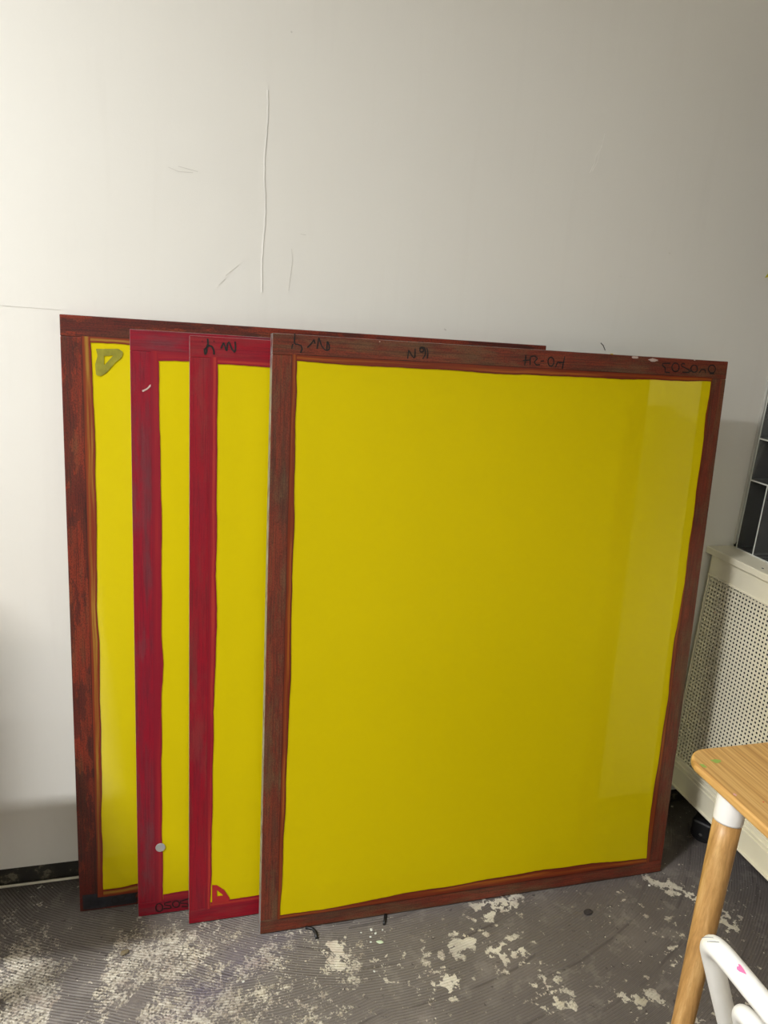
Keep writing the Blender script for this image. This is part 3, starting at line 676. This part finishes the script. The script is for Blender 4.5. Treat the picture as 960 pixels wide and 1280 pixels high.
# dark radiator body behind the holes
bm = bmesh.new(); box(bm, 0.05, 0.16, CY0 - CY1 + 0.1, -0.1, 0.16, 0.8, 0.004)
link('radiator_core', bm, M_dark, rc)
for yy in (-1.3, -1.7):
    bm = bmesh.new(); box(bm, 0.05, 0.09, yy, yy + 0.04, 0.0, 0.17, 0.001); link('support_leg', bm, M_dark, rc)
bm = bmesh.new(); box(bm, -0.001, 0.003, -0.125, -0.115, 0.8955 - 0.0015, 0.8965); 
bm.free()
for (px_, py_) in ((1.53, -0.2),):
    bm = bmesh.new(); bmesh.ops.create_icosphere(bm, subdivisions=1, radius=0.003, matrix=Matrix.Translation((0.022, -0.196, 0.895)) @ Matrix.Diagonal((1, 1.6, 0.3, 1)))
    link('paint_fleck', bm, simple('navy_fleck', (30, 40, 60)), rc)

# black caster that pokes out under the cover
ct = thing('caster_wheel', 'small black twin-wheel caster on the floor under the radiator cover', 'caster', (1.552, -0.165, 0.0), (0, 0, 0.6))
ct.scale = (1.25, 1.25, 1.06)
for s_ in (-1, 1):
    bm = bmesh.new()
    bmesh.ops.create_cone(bm, cap_ends=True, segments=28, radius1=0.026, radius2=0.026, depth=0.017, matrix=Matrix.Translation((s_ * 0.014, 0, 0.026)) @ Matrix.Rotation(PI / 2, 4, 'Y'))
    bmesh.ops.bevel(bm, geom=[e for e in bm.edges if e.calc_face_angle(0) > 1.2], offset=0.003, segments=2, affect='EDGES')
    link('wheel', bm, M_black, ct, False)
bm = bmesh.new(); box(bm, -0.024, 0.024, -0.024, 0.026, 0.012, 0.066, 0.007); link('hood', bm, M_black, ct)
bm = bmesh.new(); tube(bm, [(0, 0.008, 0.062), (0, 0.008, 0.105)], 0.0065); link('stem', bm, M_chrome, ct)
bm = bmesh.new(); box(bm, -0.022, 0.022, -0.014, 0.03, 0.103, 0.1065, 0.001); link('mounting_plate', bm, M_chrome, ct)
bm = bmesh.new(); bmesh.ops.create_cone(bm, cap_ends=True, segments=12, radius1=0.004, radius2=0.003, depth=0.002, matrix=Matrix.Translation((-0.0235, 0, 0.026)) @ Matrix.Rotation(PI / 2, 4, 'Y')); link('axle_cap', bm, M_chrome, ct)

# ------------------------------------------------------------------ acrylic organiser on the sill
ac = thing('acrylic_organizer', 'clear acrylic divided organizer standing on the radiator cover by the window', 'organizer', (1.575, -0.03, 0.8945))
AH = 0.50; AL = 0.52; AD = 0.10; tt = 0.004
def acp(name, x0, x1, y0, y1, z0, z1):
    bm = bmesh.new(); box(bm, x0, x1, y0, y1, z0, z1); o_ = link(name, bm, [M_acry, M_acedge], ac)
    dims = [x1 - x0, y1 - y0, z1 - z0]; thin = dims.index(min(dims))
    for p_ in o_.data.polygons:
        nn = p_.normal
        if abs(nn[thin]) < 0.5: p_.material_index = 1
    return o_
acp('side_panel', 0, AD, -tt, 0, 0, AH); acp('side_panel', 0, AD, -AL, -AL + tt, 0, AH)
for yy in (-0.066, -0.19, -0.31): acp('divider', 0, AD, yy - tt, yy, tt, 0.205)
acp('base_panel', 0, AD, -AL + tt, -tt, 0, tt); acp('back_panel', AD - tt, AD, -AL + tt, -tt, tt, AH)
acp('shelf', 0, AD - tt, -AL + tt, -tt, 0.205, 0.209); acp('shelf', 0, AD - tt, -AL + tt, -tt, 0.325, 0.329)
acp('shelf', 0, AD, -AL, 0, AH, AH + tt)
bm = bmesh.new(); tube(bm, fillet([(1.583, -0.012, 0.899), (1.592, -0.020, 0.901), (1.60, -0.012, 0.904), (1.597, -0.022, 0.911), (1.588, -0.015, 0.905), (1.585, -0.022, 0.900)], 0.004), 0.004, 8)
tag(link('cable_scrap', bm, M_black), 'short black cable scrap curled in the corner of the sill beside the organizer', 'cable')
# yellow paper twist stuck at the end of the wall
bm = bmesh.new()
prev = None
for i in range(9):
    a_ = i * 0.55; c_ = Vector((1.513 + i * 0.0035, -0.004 - 0.003 * abs(math.sin(a_)), 1.655 + i * 0.0022))
    u_ = Vector((math.cos(a_) * 0.2, -0.25, math.sin(a_) + 0.6)).normalized() * 0.0065
    q_ = (bm.verts.new(c_ + u_), bm.verts.new(c_ - u_))
    if prev: bm.faces.new((prev[0], prev[1], q_[1], q_[0]))
    prev = q_
bmesh.ops.solidify(bm, geom=bm.faces[:], thickness=0.0008)
tag(link('paper_twist', bm, M_yel), 'tiny yellow twist of paper stuck high on the wall near the right corner', 'paper')

# ------------------------------------------------------------------ table
TT = 0.730; tx0, tx1, ty1, ty0 = 0.921, 1.47, -0.709, -1.95
tb = thing('bamboo_table', 'table with a round-cornered bamboo top and tapered wooden legs with white caps', 'table', (tx0, ty1, 0))
def rrect(x0, x1, y0, y1, r, n=10):
    out = []
    for cx, cy, a0 in ((x1 - r, y1 - r, 0), (x0 + r, y1 - r, PI / 2), (x0 + r, y0 + r, PI), (x1 - r, y0 + r, 1.5 * PI)):
        for k in range(n + 1):
            a_ = a0 + PI / 2 * k / n; out.append((cx + r * math.cos(a_), cy + r * math.sin(a_)))
    return out
bm = bmesh.new()
f = bm.faces.new([bm.verts.new((x - tx0, y - ty1, TT - 0.018)) for x, y in rrect(tx0, tx1, ty0, ty1, 0.05)])
r_ = bmesh.ops.extrude_face_region(bm, geom=[f])
for v in [g for g in r_['geom'] if isinstance(g, bmesh.types.BMVert)]: v.co.z += 0.018
bmesh.ops.recalc_face_normals(bm, faces=bm.faces[:])
es = [e for e in bm.edges if abs(e.calc_face_angle(0)) > 1.2 and abs(e.verts[0].co.z - e.verts[1].co.z) < 1e-5]
bmesh.ops.bevel(bm, geom=es, offset=0.006, segments=4, profile=0.5, affect='EDGES')
link('tabletop', bm, M_bamboo, tb)
def tleg(cx, cy, bx, by):
    a = Vector((cx - tx0, cy - ty1, TT - 0.018)); b = Vector((bx - tx0, by - ty1, 0.0))
    q = a.lerp(b, 0.078)
    bm = bmesh.new(); tube(bm, [a, a.lerp(b, 0.004), q.lerp(a, 0.06), q], 0, 32, rad=[0.0255, 0.0258, 0.0258, 0.0252])
    cp = link('leg_cap', bm, M_cap, tb); 
    n = 14
    bm = bmesh.new(); tube(bm, [q.lerp(b, k / n) for k in range(n + 1)], 0, 28, rad=[0.0245 - 0.0085 * k / n for k in range(n + 1)])
    lg = link('leg', bm, M_leg, tb)
tleg(0.957, -0.817, 0.886, -0.893)
tleg(tx1 - 0.045, -0.817, tx1 - 0.01, -0.76); tleg(0.957, ty0 + 0.1, 0.90, ty0 + 0.04); tleg(tx1 - 0.045, ty0 + 0.1, tx1 - 0.01, ty0 + 0.04)
def spot(name, cx, cy, rx, ry, ang, m, z_=None):
    bm = bmesh.new(); n = 16
    bm.faces.new([bm.verts.new((cx - tx0 + math.cos(ang) * math.cos(2 * PI * i / n) * rx * (q_ := random.uniform(0.65, 1.1)) - math.sin(ang) * math.sin(2 * PI * i / n) * ry * q_,
                 cy - ty1 + math.sin(ang) * math.cos(2 * PI * i / n) * rx * q_ + math.cos(ang) * math.sin(2 * PI * i / n) * ry * q_, TT + 0.0004)) for i in range(n)])
    bmesh.ops.recalc_face_normals(bm, faces=bm.faces[:])
    for f_ in bm.faces:
        if f_.normal.z < 0: f_.normal_flip()
    return link(name, bm, m, tb)
spot('paint_spot', 0.9305, -0.762, 0.005, 0.007, 0.1, M_green); spot('paint_spot', 0.966, -0.752, 0.010, 0.007, 0, M_green)
spot('paint_spot', 1.093, -0.772, 0.014, 0.005, 0.1, M_leaf); spot('paint_spot', 1.086, -0.797, 0.011, 0.004, 0.2, M_leaf)
spot('paint_spot', 1.035, -0.845, 0.011, 0.0015, 0.2, M_brownp); spot('paint_spot', 1.010, -0.893, 0.008, 0.012, 0.2, M_purple)
spot('paint_spot', 0.930, -0.846, 0.003, 0.004, 0, simple('pale_pink_spot', (226, 170, 170)))
spot('paint_spot', 0.967, -0.872, 0.002, 0.002, 0, simple('orange_spot', (210, 90, 50)))

# ------------------------------------------------------------------ chair
ch = thing('tube_chair', 'white bent-tube chair with nested hoop backrest in front of the bamboo table', 'chair', (0.64, -1.35, 0))
def CH(p_): return (p_[0] - 0.64, p_[1] + 1.35, p_[2])
r_t = 0.0132
bm = bmesh.new()
outer = [(0.86, -1.115, 0.0), (0.79, -1.115, 0.44), (0.636, -1.135, 0.775), (0.636, -1.60, 0.775), (0.79, -1.62, 0.44), (0.86, -1.62, 0.0)]
tube(bm, [CH(p_) for p_ in fillet(outer[:3] + outer[3:], 0.045, 10)], r_t, 20)
link('back_hoop', bm, M_chair, ch)
bm = bmesh.new()
tube(bm, [CH(p_) for p_ in fillet([(0.775, -1.17, 0.46), (0.664, -1.178, 0.705), (0.664, -1.555, 0.705), (0.775, -1.56, 0.46)], 0.035, 10)], 0.0115, 20)
link('inner_hoop', bm, M_chair, ch)
bm = bmesh.new(); 
box(bm, 0.0 + 0.14, 0.52, -0.24, 0.20, 0.44, 0.458, 0.007, 3); link('seat', bm, M_chair, ch)
for yy in (-0.22, 0.18):
    bm = bmesh.new(); tube(bm, [(0.48, yy, 0.445), (0.53, yy, 0.0)], 0.012, 16); link('leg', bm, M_chair, ch)
bm = bmesh.new(); n = 10
def tubept(base, ax, ang):   # tiny heart-like pink mark on top of the rail
    return base
hp = [(0, 0.005), (0.002, 0.006), (0.004, 0.0035), (0.0035, 0.0), (0.0015, -0.003), (-0.001, -0.007), (-0.0025, -0.001), (-0.003, 0.006), (-0.0015, 0.008)]
vs = []
for a_, b_ in hp:
    th_ = 0.35 + a_ / r_t
    vs.append(bm.verts.new((0.636 - 0.64 - math.sin(th_) * (r_t + 0.0004), -1.1985 + 1.35 + b_, 0.775 + math.cos(th_) * (r_t + 0.0004))))
bm.faces.new(vs); bmesh.ops.recalc_face_normals(bm, faces=bm.faces[:]); link('paint_mark', bm, M_pink, ch)

for k, (yy, a0) in enumerate(((-1.158, 0.2), (-1.150, 0.35))):   # two thin dark scuffs on the bend
    bm = bmesh.new(); L_ = []
    for i in range(7):
        th_ = a0 + i * 0.14
        L_.append([bm.verts.new((0.6363 - 0.64 - math.sin(th_) * (r_t + 0.0005), yy + 1.35 + 0.0015 * i + d_, 0.7725 + math.cos(th_) * (r_t + 0.0005))) for d_ in (0, 0.0009)])
    for i in range(6): bm.faces.new((L_[i][0], L_[i][1], L_[i + 1][1], L_[i + 1][0]))
    link('scuff', bm, simple('slate_scuff', (70, 84, 100)), ch)

# ------------------------------------------------------------------ small things on the floor
bm = bmesh.new()
tube(bm, [(x, -0.003 + 0.004 * math.sin(x * 3.1) + (0.004 if x < -0.5 else 0), 0.0045) for x in [-3.0 + 0.12 * k for k in range(28)]], 0.0034, 8)
tag(link('cable', bm, M_cable), 'thin cream cable lying along the foot of the back wall', 'cable')
def scrap(name, label, x, y, pts, r, m, cat='scrap', h=None, group=None):
    bm = bmesh.new(); tube(bm, fillet([Vector((x + a, y + b, c)) for a, b, c in pts], r * 1.4, 4), r, 8)
    return tag(link(name, bm, m), label, cat, group)
scrap('rubber_scrap', 'black bent rubber scrap on the floor under the frontmost screen, nearer its left corner', 0.314, -0.300,
      [(-0.012, 0.022, 0.004), (0.004, 0.016, 0.004), (0.010, 0.002, 0.0045), (0.009, -0.014, 0.004)], 0.0038, M_black)
scrap('rubber_scrap', 'short black rubber scrap on the floor below the middle left of the front screen', 0.503, -0.290,
      [(0.006, 0.016, 0.0035), (0.0, 0.0, 0.0035), (-0.006, -0.014, 0.0035)], 0.0034, M_black)
def chip(name, label, x, y, rx, ry, h, m, cat, ang=0.0, group=None):
    bm = bmesh.new()
    bmesh.ops.create_icosphere(bm, subdivisions=2, radius=1.0)
    for v in bm.verts:
        k = random.uniform(0.82, 1.08); v.co = Vector((v.co.x * rx * k, v.co.y * ry * k, max(v.co.z * h, -h) + h))
    bmesh.ops.rotate(bm, verts=bm.verts, cent=(0, 0, 0), matrix=Matrix.Rotation(ang, 3, 'Z'))
    o_ = link(name, bm, m, None, False, (x, y, 0.0)); return tag(o_, label, cat, group)
chip('wood_chip', 'brown pebble-like chip on the floor before the rearmost screen', -0.125, -0.268, 0.012, 0.0075, 0.003, simple('brown_chip', (112, 100, 78), 0.8), 'chip', 0.5)
chip('dirt_clump', 'dark clump of dried dirt on the floor between front screen and table leg', 1.041, -0.366, 0.015, 0.010, 0.003, simple('dark_clump', (48, 42, 42), 0.9, var=0.3, scale=80), 'dirt', 0.2)
chip('paint_crumb', 'single small white crumb on the floor near the right corner of the front screen', 1.264, -0.312, 0.004, 0.003, 0.002, simple('white_crumb', (226, 222, 214), 0.7), 'crumb')
chip('paint_crumb', 'pale green crumb on the floor in front of the front screen', 0.474, -0.352, 0.010, 0.005, 0.0015, simple('pale_green', (186, 200, 170), 0.7), 'crumb', -0.3)
for (x, y, s_, lab_) in ((0.462, -0.312, 1.2, 'larger whitish paint crumb just below the short black scrap'), (0.470, -0.325, 1.0, 'whitish paint crumb between the short black scrap and the pale green crumb'),
                        (0.455, -0.333, 0.8, 'small whitish paint crumb left of the pale green crumb, nearest to it'), (0.49, -0.318, 0.7, 'tiny whitish paint crumb right below the short black scrap'),
                        (0.452, -0.348, 0.8, 'small whitish paint crumb level with the pale green crumb, on its left'), (0.435, -0.316, 0.6, 'tiniest whitish crumb, leftmost beside the short black scrap'),
                        (0.44, -0.43, 0.8, 'lone whitish paint crumb on bare floor well below the pale green crumb'), (0.14, -0.398, 0.9, 'lone whitish paint crumb by the purple stain below the left corner of the front screen')):
    chip('paint_crumb', lab_, x, y, 0.004 * s_, 0.003 * s_, 0.0015, M_acedge, 'crumb', random.random() * 3, 'paint crumbs before the front screen')

# ------------------------------------------------------------------ unseen furniture added just left of the view for the shadow it casts into it
bn = thing('shadow_table', 'unseen low plywood table added left of the screens to cast shadow', 'table', (-1.08, -0.36, 0))
bm = bmesh.new(); box(bm, -0.70, 0.695, -0.12, 0.165, 0.627, 0.652, 0.003); link('tabletop', bm, M_shelf, bn)
for xx in (-0.66, 0.56):
    for yy in (-0.09, 0.13):
        bm = bmesh.new(); box(bm, xx - 0.02, xx + 0.02, yy - 0.02, yy + 0.02, 0, 0.627, 0.002); link('leg', bm, M_shelf, bn)
bm = bmesh.new(); box(bm, -0.64, 0.54, 0.12, 0.14, 0.16, 0.60, 0.002); link('back_board', bm, M_shelf, bn)
bm = bmesh.new(); box(bm, -0.38, 0.38, -0.03, 0.03, 0.0, 0.498, 0.004)
tag(link('shadow_box', bm, M_board, None, False, (-1.055, -0.235, 0.6525)), 'unseen flat grey box added on the low plywood table to cast shadow', 'box')

# ------------------------------------------------------------------ ceiling lamps: the key and two added fill lamps
for i, (lx, ly, pw, spr) in enumerate(LAMPS):
    lt = thing('ceiling_lamp', ('long ceiling lamp above and left of the screens', 'unseen long fill lamp added at the back left of the room', 'unseen long fill lamp added at the back right of the room')[i], 'lamp', (lx, ly, CEIL - 0.06), (0, 0, 0), 'ceiling lamps')
    bm = bmesh.new(); box(bm, -0.62, 0.62, -0.09, 0.09, 0.0, 0.059, 0.006); link('housing', bm, M_cap, lt)
    bm = bmesh.new(); box(bm, -0.60, 0.60, -0.075, 0.075, -0.004, -0.0005, 0.001); link('diffuser', bm, M_lamp, lt)
    ld = bpy.data.lights.new('lamp_light', 'AREA'); ld.shape = 'RECTANGLE'; ld.size = 1.18; ld.size_y = 0.14; ld.energy = pw; ld.spread = math.radians(spr); ld.color = LCOL
    lo = bpy.data.objects.new('lamp_light', ld); C.objects.link(lo); lo.parent = lt; lo.location = (0, 0, -0.01)
